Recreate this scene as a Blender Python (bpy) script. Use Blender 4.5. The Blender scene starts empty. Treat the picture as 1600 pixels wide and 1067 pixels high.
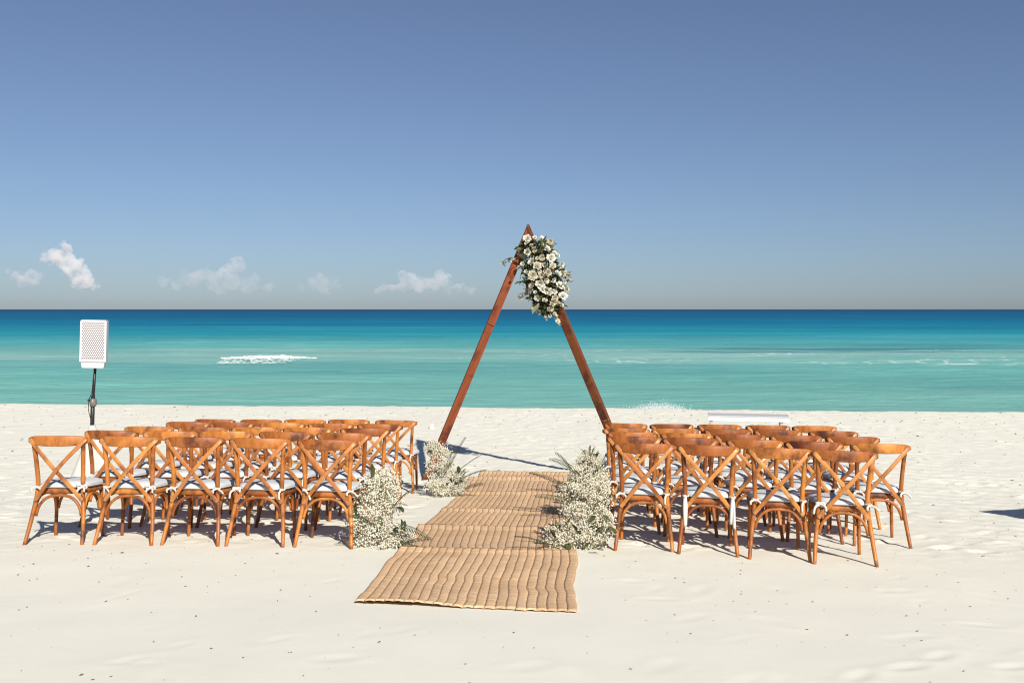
import bpy, bmesh, math, random
import numpy as np
from mathutils import Vector, Matrix, Euler
R = math.radians
random.seed(7)
rng = np.random.default_rng(7)
scene = bpy.context.scene
COL = scene.collection

# ------------------------------------------------------------------ camera, sky, sun, exposure
CAM_H = 2.0                                   # world z of the lens; the sand falls away towards the sea
cam_d = bpy.data.cameras.new('camera'); cam_d.lens = 35; cam_d.sensor_width = 36
cam_d.shift_y = -50 / 1600; cam_d.clip_start = .1; cam_d.clip_end = 300000
cam = bpy.data.objects.new('camera', cam_d); COL.objects.link(cam)
cam.location = (0, 0, CAM_H); cam.rotation_euler = (R(90), 0, 0)
scene.camera = cam

SUN_EL = R(35)
to_sun = Vector((.39 * math.cos(SUN_EL), -.92 * math.cos(SUN_EL), math.sin(SUN_EL))).normalized()
SUN_AZ = math.atan2(to_sun.x, to_sun.y)       # clockwise from +Y
world = bpy.data.worlds.new('World'); scene.world = world; world.use_nodes = True
wn = world.node_tree; wn.nodes.clear()
wo = wn.nodes.new('ShaderNodeOutputWorld'); bg = wn.nodes.new('ShaderNodeBackground')
sky = wn.nodes.new('ShaderNodeTexSky'); sky.sky_type = 'NISHITA'; sky.sun_disc = False
sky.sun_elevation = SUN_EL; sky.sun_rotation = SUN_AZ
sky.altitude = 0; sky.air_density = .85; sky.dust_density = .42; sky.ozone_density = 5.0
hs = wn.nodes.new('ShaderNodeHueSaturation'); hs.inputs['Saturation'].default_value = .80; hs.inputs['Value'].default_value = 1.0
veil = wn.nodes.new('ShaderNodeMix'); veil.data_type = 'RGBA'; veil.blend_type = 'ADD'; veil.inputs[0].default_value = 1.0
veil.inputs[7].default_value = (.03, .10, .45, 1)                     # even pale sea air over the whole sky
wn.links.new(sky.outputs[0], hs.inputs['Color']); 
tint = wn.nodes.new('ShaderNodeMix'); tint.data_type = 'RGBA'; tint.blend_type = 'MULTIPLY'; tint.inputs[0].default_value = 1.0; tint.inputs[7].default_value = (.915, .985, 1.07, 1)
wn.links.new(hs.outputs[0], tint.inputs[6]); wn.links.new(tint.outputs[2], veil.inputs[6]); wn.links.new(veil.outputs[2], bg.inputs['Color'])
bg.inputs['Strength'].default_value = .0515
wn.links.new(bg.outputs[0], wo.inputs['Surface'])

sun_d = bpy.data.lights.new('sun', 'SUN'); sun_d.energy = 5.0; sun_d.angle = R(.5); sun_d.color = (1, .955, .88)
sun = bpy.data.objects.new('sun', sun_d); COL.objects.link(sun)
sun.rotation_euler = to_sun.to_track_quat('Z', 'Y').to_euler(); sun.location = to_sun * 50

scene.view_settings.view_transform = 'Standard'; scene.view_settings.look = 'None'
scene.view_settings.gamma = 1; scene.view_settings.use_curve_mapping = False
scene.view_settings.exposure = .42
try:
    scene.cycles.volume_bounces = 10; scene.cycles.max_bounces = 12; scene.cycles.transparent_max_bounces = 12
    scene.cycles.use_denoising = True; scene.cycles.filter_width = 1.15
except Exception: pass

# ------------------------------------------------------------------ helpers
def tag(o, label=None, cat=None, group=None, kind=None):
    if label: o['label'] = label
    if cat: o['category'] = cat
    if group: o['group'] = group
    if kind: o['kind'] = kind
    return o
def empty(name, loc=(0, 0, 0), rot=(0, 0, 0), parent=None):
    o = bpy.data.objects.new(name, None); COL.objects.link(o)
    o.location = loc; o.rotation_euler = rot; o.empty_display_size = .1
    if parent: o.parent = parent
    return o
def link(name, me, parent=None, loc=(0, 0, 0), rot=(0, 0, 0), scale=None):
    o = bpy.data.objects.new(name, me); COL.objects.link(o)
    if parent: o.parent = parent
    o.location = loc; o.rotation_euler = rot
    if scale is not None: o.scale = scale if hasattr(scale, '__len__') else (scale,) * 3
    return o
def kids(o): return [c for c in bpy.data.objects if c.parent == o]
class MB:
    """collects vertices and faces, then becomes one mesh"""
    def __init__(s): s.v = []; s.f = []; s.m = []; s.sm = []; s.mi = 0; s.smooth = True
    def add(s, verts, faces, smooth=None):
        b = len(s.v); s.v += [tuple(p) for p in verts]
        for f in faces:
            s.f.append(tuple(b + i for i in f)); s.m.append(s.mi); s.sm.append(s.smooth if smooth is None else smooth)
        return b
    def sweep(s, path, section, up=(0, 0, 1), radii=None, cap=True, smooth=None, closed=False):
        """section: list of (side, up) offsets carried along path"""
        P = [Vector(p) for p in path]; n = len(P); k = len(section); up = Vector(up); vs = []
        for i, p in enumerate(P):
            if closed: t = (P[(i + 1) % n] - P[i - 1]).normalized()
            else: t = (P[min(i + 1, n - 1)] - P[max(i - 1, 0)]).normalized()
            sd = t.cross(up)
            if sd.length < 1e-5: sd = t.cross(Vector((0, 1, 0)))
            sd.normalize(); u = sd.cross(t).normalized()
            r = 1 if radii is None else radii[i]
            if not hasattr(r, '__len__'): r = (r, r)
            for a, b in section: vs.append(p + sd * a * r[0] + u * b * r[1])
        fs = []
        for i in range(n if closed else n - 1):
            j = (i + 1) % n
            for q in range(k):
                w = (q + 1) % k
                fs.append((i * k + q, i * k + w, j * k + w, j * k + q))
        b = s.add(vs, fs, smooth)
        if cap and not closed:
            s.f.append(tuple(b + q for q in range(k))[::-1]); s.m.append(s.mi); s.sm.append(False)
            s.f.append(tuple(b + (n - 1) * k + q for q in range(k))); s.m.append(s.mi); s.sm.append(False)
    def tube(s, path, r, k=8, up=(0, 0, 1), **kw):
        sec = [(math.cos(2 * math.pi * q / k), math.sin(2 * math.pi * q / k)) for q in range(k)]
        rr = r if hasattr(r, '__len__') else [r] * len(path)
        s.sweep(path, sec, up, rr, **kw)
    def box(s, c, d, bev=.0, rot=None):
        """box with chamfered edges; c centre, d size"""
        hx, hy, hz = d[0] / 2, d[1] / 2, d[2] / 2; b = min(bev, hx * .9, hy * .9, hz * .9)
        bm = bmesh.new(); bmesh.ops.create_cube(bm, size=1)
        for v in bm.verts: v.co = Vector((v.co.x * d[0], v.co.y * d[1], v.co.z * d[2]))
        if b > 0: bmesh.ops.bevel(bm, geom=bm.edges[:], offset=b, segments=2, affect='EDGES', profile=.5)
        M = (rot.to_matrix() if rot is not None else Matrix.Identity(3))
        vs = [M @ v.co + Vector(c) for v in bm.verts]; bm.verts.index_update()
        fs = [[v.index for v in f.verts] for f in bm.faces]; bm.free()
        s.add(vs, fs, False)
    def mesh(s, name, mats):
        me = bpy.data.meshes.new(name); me.from_pydata(s.v, [], s.f)
        for m in (mats if isinstance(mats, (list, tuple)) else [mats]): me.materials.append(m)
        me.polygons.foreach_set('material_index', s.m); me.polygons.foreach_set('use_smooth', s.sm)
        me.update(); return me
def rrect(w, h, r, n=3):
    pts = []
    for cx, cy, a0 in ((w / 2 - r, h / 2 - r, 0), (-w / 2 + r, h / 2 - r, 90), (-w / 2 + r, -h / 2 + r, 180), (w / 2 - r, -h / 2 + r, 270)):
        for i in range(n):
            a = R(a0 + 90 * i / (n - 1)); pts.append((cx + r * math.cos(a), cy + r * math.sin(a)))
    return pts
def bez(pts, n):
    """Catmull-Rom through the points"""
    P = [Vector(p) for p in pts]; P = [2 * P[0] - P[1]] + P + [2 * P[-1] - P[-2]]; out = []
    segs = len(P) - 3
    for i in range(n + 1):
        t = i / n * segs; k = min(int(t), segs - 1); t -= k
        a, b, c, d = P[k:k + 4]
        out.append(.5 * ((2 * b) + (c - a) * t + (2 * a - 5 * b + 4 * c - d) * t * t + (3 * b - a - 3 * c + d) * t ** 3))
    return out
def hash2(ix, iy, seed):
    h = (ix.astype(np.int64) * 374761393 + iy.astype(np.int64) * 668265263 + seed * 982451653) & 0xFFFFFFFF
    h = ((h ^ (h >> 13)) * 1274126177) & 0xFFFFFFFF
    return ((h ^ (h >> 16)) & 0xFFFF) / 65535.0
def vnoise(x, y, seed=0):
    x = np.asarray(x, float); y = np.asarray(y, float)
    ix = np.floor(x); iy = np.floor(y); fx = x - ix; fy = y - iy
    ux = fx * fx * (3 - 2 * fx); uy = fy * fy * (3 - 2 * fy)
    a = hash2(ix, iy, seed); b = hash2(ix + 1, iy, seed); c = hash2(ix, iy + 1, seed); d = hash2(ix + 1, iy + 1, seed)
    return (a * (1 - ux) + b * ux) * (1 - uy) + (c * (1 - ux) + d * ux) * uy - .5

class NT:
    """short-hand for building a node material"""
    def __init__(s, name):
        s.mat = bpy.data.materials.new(name); s.mat.use_nodes = True
        s.t = s.mat.node_tree; s.t.nodes.clear(); s.out = s.t.nodes.new('ShaderNodeOutputMaterial')
    def n(s, kind, **kw):
        nd = s.t.nodes.new('ShaderNode' + kind)
        for k, v in kw.items():
            if k.startswith('_'): setattr(nd, k[1:], v)
            else:
                key = int(k[1:]) if k[0] == 'i' and k[1:].isdigit() else k.replace('__', ' ')
                if hasattr(v, 'is_output'): s.t.links.new(v, nd.inputs[key])
                else: nd.inputs[key].default_value = v
        return nd
    def math(s, op, a, b=0.0, c=None, clamp=False):
        kw = dict(i0=a, i1=b)
        if c is not None: kw['i2'] = c
        return s.n('Math', _operation=op, _use_clamp=clamp, **kw).outputs[0]
    def mix(s, fac, a, b, mode='MIX'):
        nd = s.t.nodes.new('ShaderNodeMix'); nd.data_type = 'RGBA'; nd.blend_type = mode
        for sock, v in ((nd.inputs[0], fac), (nd.inputs[6], a), (nd.inputs[7], b)):
            if hasattr(v, 'is_output'): s.t.links.new(v, sock)
            else: sock.default_value = (*v, 1) if hasattr(v, '__len__') and len(v) == 3 else v
        return nd.outputs[2]
    def ramp(s, fac, stops, interp='LINEAR'):
        nd = s.t.nodes.new('ShaderNodeValToRGB'); nd.color_ramp.interpolation = interp; e = nd.color_ramp.elements
        while len(e) < len(stops): e.new(.5)
        for el, (p, c) in zip(e, stops):
            el.position = p; el.color = (*c, 1) if hasattr(c, '__len__') else (c, c, c, 1)
        s.t.links.new(fac, nd.inputs[0]); return nd.outputs[0]
    def maprange(s, v, a, b, c=0., d=1., smooth=False):
        nd = s.n('MapRange', i0=v, i1=a, i2=b, i3=c, i4=d)
        if smooth: nd.interpolation_type = 'SMOOTHSTEP'
        return nd.outputs[0]
    def scaled(s, vec, sc, rot=(0, 0, 0)):
        return s.n('Mapping', Vector=vec, Scale=sc, Rotation=rot).outputs[0]
    def noise(s, vec, scale, detail=3, rough=.5, dist=0.):
        return s.n('TexNoise', Vector=vec, Scale=scale, Detail=detail, Roughness=rough, Distortion=dist).outputs[0]
    def bump(s, h, strength, dist, normal=None):
        kw = dict(Height=h, Strength=strength, Distance=dist)
        if normal is not None: kw['Normal'] = normal
        return s.n('Bump', **kw).outputs[0]
    def bsdf(s, **kw):
        b = s.n('BsdfPrincipled', **kw); s.t.links.new(b.outputs[0], s.out.inputs['Surface']); return b
    def surf(s, sock): s.t.links.new(sock, s.out.inputs['Surface'])

# ------------------------------------------------------------------ materials
def mat_sand():
    m = NT('pale_sand'); P = m.n('NewGeometry').outputs['Position']
    big = m.noise(P, .35, 3, .55); mid = m.noise(P, 3.2, 4, .6); fine = m.noise(P, 150, 3, .7); grain = m.noise(P, 420, 2, .7)
    c = m.mix(big, (.685, .66, .56), (.73, .705, .605))
    c = m.mix(m.math('MULTIPLY', mid, .35), c, (.55, .525, .445))
    c = m.mix(m.math('MULTIPLY', m.maprange(fine, .5, .78), .18), c, (.46, .40, .32))
    # sparse scraps of dry weed too small to model
    v = m.n('TexVoronoi', Vector=m.scaled(P, (1, 1, 1)), Scale=5.5, _feature='F1'); cut = m.math('LESS_THAN', v.outputs['Distance'], .055)
    pick = m.math('GREATER_THAN', m.n('SeparateColor', i0=v.outputs['Color']).outputs[0], .72)
    ragged = m.math('GREATER_THAN', m.noise(P, 60, 2), .5)
    c = m.mix(m.math('MULTIPLY', m.math('MULTIPLY', cut, pick), m.math('MULTIPLY', ragged, .75)), c, (.13, .09, .05))
    rip = m.noise(m.scaled(P, (.8, 3.0, 1), (0, 0, R(-28))), 4.5, 4, .6)
    h = m.math('ADD', m.math('MULTIPLY', rip, .35), m.math('MULTIPLY', mid, .5))
    h2 = m.math('ADD', m.math('MULTIPLY', fine, .5), m.math('MULTIPLY', grain, .3))
    calm = m.maprange(m.n('SeparateXYZ', Vector=P).outputs[1], 7.4, 9.2, .12, .55)
    nb = m.n('Bump', Height=h, Strength=calm, Distance=.02).outputs[0]; nb = m.bump(h2, .28, .004, nb)
    m.bsdf(Base__Color=c, Roughness=1.0, Normal=nb, **{'Specular__IOR__Level': .1})
    return m.mat
def mat_sea():
    m = NT('sea_water'); P = m.n('NewGeometry').outputs['Position']
    sep = m.n('SeparateXYZ', Vector=P); X, Y = sep.outputs[0], sep.outputs[1]
    wob = m.noise(m.scaled(P, (.012, .05, .02)), 1.0, 3, .55)
    wob2 = m.noise(m.scaled(P, (.05, .25, .02)), 1.0, 4, .6)
    ly = m.math('LOGARITHM', Y, 10.)
    ly = m.math('ADD', ly, m.math('MULTIPLY', m.math('SUBTRACT', wob, .5), .16))
    ly = m.math('ADD', ly, m.math('MULTIPLY', m.math('SUBTRACT', wob2, .5), .05))
    t = m.maprange(ly, 1.4, 4.0)
    def pos(d): return (math.log10(d) - 1.4) / 2.6
    c = m.ramp(t, [(pos(30), (.16, .35, .31)), (pos(48), (.128, .34, .31)), (pos(62), (.118, .335, .315)), (pos(76), (.17, .345, .32)),
                   (pos(95), (.078, .295, .30)), (pos(145), (.018, .215, .285)), (pos(240), (.006, .142, .245)),
                   (pos(450), (.006, .100, .205)), (pos(1200), (.008, .078, .168)), (pos(6000), (.012, .050, .115))])
    # swell streaks: long light and dark lines parallel to the shore
    st = m.noise(m.scaled(P, (.022, .30, .05)), 1.0, 5, .62, .6)
    c = m.mix(m.maprange(st, .30, .75), c, m.mix(1.0, c, (1.22, 1.13, 1.08), 'MULTIPLY'))
    st2 = m.noise(m.scaled(P, (.18, 1.6, .3)), 1.0, 4, .65)
    c = m.mix(m.math('MULTIPLY', m.maprange(st2, .50, .78), .40), c, m.mix(1.0, c, (.72, .82, .86), 'MULTIPLY'))
    far = m.noise(m.scaled(P, (.008, .03, .05)), 1.0, 10, .74)
    c = m.mix(m.maprange(far, .50, .66), c, m.mix(1.0, c, (.62, .74, .80), 'MULTIPLY'))
    c = m.mix(m.maprange(far, .46, .36), c, m.mix(1.0, c, (1.6, 1.20, 1.14), 'MULTIPLY'))
    rp = m.noise(m.scaled(P, (.7, 3.6, .5)), 1.0, 5, .68); near = m.maprange(Y, 60, 170, 1, .25)
    c = m.mix(m.math('MULTIPLY', m.maprange(rp, .52, .66), m.math('MULTIPLY', near, .55)), c, m.mix(1.0, c, (.70, .82, .86), 'MULTIPLY'))
    c = m.mix(m.math('MULTIPLY', m.maprange(rp, .46, .34), m.math('MULTIPLY', near, .6)), c, m.mix(1.0, c, (1.35, 1.16, 1.14), 'MULTIPLY'))
    # weed bed on the bottom, to the right of the arch
    wb = m.math('MULTIPLY', m.maprange(X, 9, 20, 0, 1, True), m.math('MULTIPLY', m.maprange(Y, 76, 80, 0, 1, True), m.maprange(Y, 84, 91, 1, 0, True)))
    wn_ = m.maprange(m.noise(m.scaled(P, (.05, .55, .1)), 1.0, 5, .6), .40, .54)
    c = m.mix(m.math('MULTIPLY', m.math('MULTIPLY', wb, wn_), .9), c, (.035, .14, .19))
    # churned pale water and old foam over the bar
    bar = m.math('MULTIPLY', m.maprange(Y, 58, 68, 0, 1, True), m.maprange(Y, 76, 90, 1, 0, True))
    ch = m.maprange(m.noise(m.scaled(P, (.05, .22, .1)), 1.0, 4, .6), .45, .72)
    c = m.mix(m.math('MULTIPLY', m.math('MULTIPLY', bar, ch), .45), c, (.34, .50, .46))
    lace = m.n('TexVoronoi', Vector=m.scaled(P, (.55, 1.1, 1)), Scale=1.0, _feature='DISTANCE_TO_EDGE', Randomness=1.0).outputs['Distance']
    lm = m.maprange(lace, .0, .09, 1, 0)
    patch = m.maprange(m.noise(m.scaled(P, (.09, .30, .1)), 1.0, 3, .6), .54, .66)
    foam = m.math('MULTIPLY', m.math('MULTIPLY', lm, patch), m.math('MULTIPLY', bar, m.maprange(X, -8, 10, .15, 1)))
    # line of foam far right
    fr = m.math('MULTIPLY', m.maprange(X, 24, 30, 0, 1, True), m.math('MULTIPLY', m.maprange(Y, 60.6, 61.4, 0, 1, True), m.maprange(Y, 61.9, 63.2, 1, 0, True)))
    fr = m.math('MULTIPLY', fr, m.maprange(m.noise(m.scaled(P, (.5, 1.6, 1)), 1.0, 4, .7), .46, .60))
    foam = m.math('MAXIMUM', m.math('MULTIPLY', foam, .8), fr)
    c = m.mix(foam, c, (.72, .74, .70))
    b1 = m.noise(m.scaled(P, (.35, 1.2, 1)), 1.0, 4, .6); b2 = m.noise(m.scaled(P, (2.2, 5.0, 1)), 1.0, 3, .6)
    nb = m.bump(b1, .5, .35); nb = m.bump(b2, .35, .06, nb)
    df = m.n('BsdfDiffuse', Color=c, Normal=nb); gl = m.n('BsdfGlossy', Color=(1, 1, 1, 1), Roughness=.22, Normal=nb)
    mx = m.n('MixShader', Fac=.045, i1=df.outputs[0], i2=gl.outputs[0]); m.surf(mx.outputs[0])      # wind-roughened water reflects little of the low sky
    return m.mat
def mat_wood(name, a, b, dark, rough=.42, scale=1.0, axis=(1, 1, 1), vary=.42):
    m = NT(name); O = m.n('TexCoord').outputs['Object']; rnd = m.n('ObjectInfo').outputs['Random']
    off = m.n('CombineXYZ', X=m.math('MULTIPLY', rnd, 37.0), Y=m.math('MULTIPLY', rnd, 11.0), Z=m.math('MULTIPLY', rnd, 23.0)).outputs[0]
    V = m.n('VectorMath', _operation='ADD', i0=O, i1=off).outputs[0]
    g = m.noise(m.scaled(V, axis), 9 * scale, 5, .62, 1.2); blot = m.noise(V, 7 * scale, 3, .55); fine = m.noise(m.scaled(V, axis), 55 * scale, 3, .6)
    c = m.mix(m.maprange(g, .3, .7), a, b)
    c = m.mix(m.math('MULTIPLY', m.maprange(blot, .50, .68), .85), c, dark)
    c = m.mix(m.math('MULTIPLY', m.maprange(fine, .55, .8), .45), c, dark)
    hsv = m.n('HueSaturation', Color=c, Value=m.maprange(rnd, 0, 1, 1 - vary, 1 + vary * .6), Hue=m.maprange(rnd, 0, 1, .492, .508))
    nb = m.bump(fine, .15, .002)
    m.bsdf(Base__Color=hsv.outputs[0], Roughness=m.maprange(blot, .3, .7, rough - .07, rough + .12), Normal=nb, **{'Specular__IOR__Level': .35})
    return m.mat
def mat_plain(name, col, rough=.6, var=.12, nscale=20, spec=.4, bump=.1, bdist=.003, metal=0.):
    m = NT(name); O = m.n('TexCoord').outputs['Object']
    n = m.noise(O, nscale, 4, .6)
    c = m.mix(n, tuple(x * (1 - var) for x in col), tuple(min(x * (1 + var), 1) for x in col))
    m.bsdf(Base__Color=c, Roughness=rough, Metallic=metal, Normal=m.bump(n, bump, bdist), **{'Specular__IOR__Level': spec})
    return m.mat
def mat_leafy(name, a, b, trans=.25, rough=.55):
    m = NT(name); O = m.n('TexCoord').outputs['Object']; rnd = m.n('ObjectInfo').outputs['Random']
    n = m.noise(O, 30, 3); f = m.math('ADD', m.math('MULTIPLY', n, .5), m.math('MULTIPLY', rnd, .5))
    c = m.mix(f, a, b)
    p = m.n('BsdfPrincipled', Base__Color=c, Roughness=rough); p.inputs['Specular IOR Level'].default_value = .3
    tr = m.n('BsdfTranslucent', Color=c); mx = m.n('MixShader', Fac=trans, i1=p.outputs[0], i2=tr.outputs[0]); m.surf(mx.outputs[0])
    return m.mat
def mat_mat():
    m = NT('woven_seagrass'); U = m.n('UVMap').outputs[0]; rnd = m.n('ObjectInfo').outputs['Random']
    sep = m.n('SeparateXYZ', Vector=U); u, v = sep.outputs[0], sep.outputs[1]         # u metres along, v 0..1 across one strip
    P = m.n('NewGeometry').outputs['Position']
    fib = m.noise(m.scaled(U, (160, 2.2, 1)), 1.0, 3, .6, .5); big = m.noise(P, 2.3, 4, .6); mid = m.noise(P, 16, 3, .6)
    c = m.mix(m.maprange(fib, .3, .7), (.47, .295, .155), (.69, .465, .275))
    c = m.mix(m.math('MULTIPLY', m.maprange(big, .45, .7), .55), c, (.47, .29, .155))
    c = m.mix(m.math('MULTIPLY', m.maprange(mid, .5, .75), .35), c, (.64, .49, .345))
    weft = m.noise(m.scaled(U, (46, .16, 1)), 1.0, 4, .65)
    c = m.mix(m.maprange(weft, .5, .68, 0, .62), c, (.42, .255, .14)); c = m.mix(m.maprange(weft, .48, .32, 0, .5), c, (.78, .56, .36))
    fr = m.math('ABSOLUTE', m.math('SUBTRACT', m.math('FRACT', m.math('DIVIDE', v, 3.1)), .161))            # 0 on the middle of a strip, .16 on its seams
    seam = m.maprange(fr, .132, .158, 0, 1, True)
    dash = m.maprange(m.noise(m.scaled(U, (34, 1.0, 1)), 1.0, 2, .5), .40, .60)
    c = m.mix(m.math('MULTIPLY', seam, m.math('MULTIPLY_ADD', dash, .60, .0)), c, (.30, .17, .085))          # darker binding twine along the seams
    hs_ = m.n('HueSaturation', Color=c, Value=m.maprange(rnd, 0, 1, .90, 1.06))
    nb = m.bump(fib, .6, .004)
    m.bsdf(Base__Color=hs_.outputs[0], Roughness=.85, Normal=nb, **{'Specular__IOR__Level': .2})
    return m.mat
def mat_cloud(name='cloud_vapour', dens=.024, lo=.38):
    m = NT(name); P = m.n('NewGeometry').outputs['Position']
    n = m.n('TexNoise', Vector=m.n('TexCoord').outputs['Object'], Scale=1 / 95., Detail=4, Roughness=.62).outputs[0]
    d = m.math('MULTIPLY', m.maprange(n, lo, lo + .22, 0, 1, True), dens)
    v = m.n('VolumePrincipled', Color=(1, .98, .955, 1), Anisotropy=0.0, Density=d)
    m.t.links.new(v.outputs[0], m.out.inputs['Volume']); return m.mat
M_SAND = mat_sand(); M_SEA = mat_sea()
M_CHAIR = mat_wood('honey_brown_chair_wood', (.47, .165, .036), (.27, .075, .014), (.07, .02, .007), .46, 1.0, (1, 1, .35))
M_STRAP = mat_wood('light_strap_wood', (.52, .215, .062), (.38, .135, .032), (.17, .055, .014), .42, 1.0, (1, 1, .4), .25)
M_ARCH2 = mat_wood('darker_beam_wood', (.175, .053, .012), (.11, .030, .008), (.045, .011, .004), .68, .8, (1.5, 1.5, .15), .12)  # right-hand beam, coloured a darker brown than the left one
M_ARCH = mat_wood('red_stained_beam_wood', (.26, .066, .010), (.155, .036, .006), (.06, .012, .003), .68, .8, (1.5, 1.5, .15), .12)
M_CUSH = mat_plain('white_cushion_cloth', (.50, .505, .50), .9, .05, 18, .2, .35, .01)
M_TIE = mat_plain('white_ribbon', (.56, .545, .49), .85, .05, 40, .2)
M_BOLT = mat_plain('dull_steel', (.22, .17, .13), .45, .1, 20, .5)
M_MAT = mat_mat()
M_PETAL = mat_leafy('cream_petals', (.58, .545, .44), (.66, .635, .55), .15, .7)
M_PETAL2 = mat_leafy('ivory_petals', (.46, .40, .27), (.56, .50, .37), .15, .7)
M_BREATH = mat_leafy('tiny_white_blossoms', (.72, .67, .515), (.82, .785, .65), .25, .8)
M_LEAF = mat_leafy('green_leaf', (.035, .055, .02), (.10, .115, .04), .2, .45)
M_LEAF2 = mat_leafy('grey_green_leaf', (.17, .19, .12), (.30, .30, .20), .2, .5)
M_STEM = mat_leafy('fine_stems', (.22, .20, .09), (.36, .31, .17), .2, .7)
M_FERN = mat_leafy('dark_fern', (.03, .05, .022), (.07, .09, .035), .2, .5)
M_WHITE = mat_plain('white_painted_board', (.60, .60, .60), .55, .04, 12)
M_LEGW = mat_plain('beige_bench_leg', (.40, .35, .29), .7, .08, 20)  # bench legs, a darker beige than its boards
M_SPK = mat_plain('white_speaker_plastic', (.57, .565, .565), .5, .03, 14)
M_GRILLE = mat_plain('white_grille_steel', (.52, .505, .505), .5, .03, 30)
M_HOLE = mat_plain('dark_hole', (.10, .075, .08), .8, .1, 20)
M_BLACK = mat_plain('black_powder_coat', (.018, .017, .016), .45, .1, 30)
M_GREY = mat_plain('worn_grey_metal', (.20, .185, .16), .45, .1, 30, metal=.4)
M_FOAM = mat_plain('sea_foam', (.66, .68, .66), .9, .06, 3, .2, .4, .05)
M_WEED = mat_leafy('dry_seaweed', (.07, .045, .022), (.20, .13, .07), 0., .9)
M_CLOUD = mat_cloud()
M_CANVAS = mat_plain('white_canvas', (.72, .70, .65), .85, .05, 8)
M_POLE = mat_wood('parasol_pole_wood', (.36, .2, .09), (.28, .15, .06), (.15, .08, .03), .5)
M_CUP = mat_plain('white_plastic', (.80, .74, .70), .4, .03, 10)

# ------------------------------------------------------------------ the sand: one sheet, beach, shore and sea bed
KY = np.array([-400, -30, 0, 3, 5, 6.5, 8, 9, 10, 11, 12, 13, 14.5, 16, 18, 21, 23.6, 24.5, 25.2, 26.5, 28, 30, 34, 45, 80, 300])
KZ = np.array([.9, .6, -1.60, -1.73, -1.82, -1.895, -1.965, -2.033, -2.103, -2.173, -2.236, -2.275, -2.31, -2.33, -2.345, -2.362, -2.372, -2.385, -2.45, -2.75, -3.1, -3.5, -3.95, -4.7, -7, -20]) + CAM_H
KZ[0] = 2.6; KZ[1] = 1.2
SEA_Z = -3.45 + CAM_H
def base_h(x, y):
    x = np.asarray(x, float); y = np.asarray(y, float)
    sh = 1.15 * vnoise(x * .13, y * 0 + 3.3, 5) + .5 * vnoise(x * .5, y * 0 + 1.3, 6)          # the berm edge wanders
    ys = y + np.where(y > 20, np.clip((y - 20) / 4, 0, 1) * (sh + .62 + .055 * np.clip(x, -20, 20)), 0)
    z = np.interp(ys, KY, KZ)
    k = np.clip(1 - .17 * (y - 10), .35, 1.3) * np.where(y > 24, np.clip(1 - (y - 24) / 8, 0, 1), 1)
    return z - .0105 * np.clip(x, -14, 14) * k
def soft(x, y):
    """slow unevenness that things on the sand share"""
    return .014 * vnoise(np.asarray(x) * .9, np.asarray(y) * .9, 1) + .007 * vnoise(np.asarray(x) * 2.3, np.asarray(y) * 2.3, 2)
def H(x, y): return float(base_h(x, y) + soft(x, y))
def aisle_x(y): return -.29 + (y - 6.3) * .060
def grow(a, b, d0, ratio):
    out = [a]; d = d0
    while abs(out[-1] - a) < abs(b - a): out.append(out[-1] + math.copysign(d, b - a)); d *= ratio
    return out[1:]
xs = np.concatenate([np.arange(-7, 7.001, .038)]); xs = np.concatenate([grow(-7, -14, .07, 1.0)[::-1], xs, grow(7, 14, .07, 1.0)])
xs = np.concatenate([grow(xs[0], -500, .12, 1.18)[::-1], xs, grow(xs[-1], 500, .12, 1.18)])
ysg = np.concatenate([np.arange(3.6, 14, .034), np.arange(14, 27, .055)])
ysg = np.concatenate([grow(3.6, -300, .06, 1.15)[::-1], ysg, grow(ysg[-1], 300, .1, 1.2)])
GX, GY = np.meshgrid(xs, ysg); Z = base_h(GX, GY) + soft(GX, GY)
aw = np.clip((np.abs(GX - aisle_x(GY)) - .75) / .25, 0, 1); aw = np.where((GY < 5.9) | (GY > 14.2), 1, aw)   # calm under the mats
chop = .012 * vnoise(GX * 5, GY * 5, 11) + .008 * vnoise(GX * 11, GY * 11, 12) + .006 * vnoise(GX * 23, GY * 23, 13)
trod = np.clip((GY - 7.8) / .9, 0.07, 1) * (.65 + .9 * np.clip(vnoise(GX * .5, GY * .5, 14) + .3, 0, 1))
Z += chop * trod * aw * np.where(GY > 30, .3, 1)
Z += .004 * np.sin((GX * .45 + GY) * 17 + 3 * vnoise(GX, GY, 15)) * np.clip((GX - 3.6) / 1.5, 0, 1) * aw     # raked lines beyond the right block
Z += .05 * np.clip(vnoise(GX * 1.3, GY * .7, 18), 0, 1) * np.clip((GY - 22.5) / 1.5, 0, 1) * np.where(GY > 27, 0, 1)
def dent(cx, cy, a, b, rot, depth):
    r = max(a, b) * 2.6
    i0, i1 = np.searchsorted(xs, [cx - r, cx + r]); j0, j1 = np.searchsorted(ysg, [cy - r, cy + r])
    if i1 <= i0 or j1 <= j0: return
    dx = GX[j0:j1, i0:i1] - cx; dy = GY[j0:j1, i0:i1] - cy
    u = (dx * math.cos(rot) + dy * math.sin(rot)) / a; v = (-dx * math.sin(rot) + dy * math.cos(rot)) / b; q = u * u + v * v
    Z[j0:j1, i0:i1] += depth * (-np.exp(-q * 1.6) + .55 * np.exp(-(np.sqrt(q) - 1.35) ** 2 * 5)) * aw[j0:j1, i0:i1]
for i in range(1500):                                   # footprints
    y = random.choice((random.uniform(8.3, 13.5), random.uniform(12, 24), random.uniform(12, 24))); x = random.uniform(-.62 * y, .62 * y)
    dent(x, y, random.uniform(.10, .16), random.uniform(.05, .075), random.uniform(0, math.pi), random.uniform(.004, .013))
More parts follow.
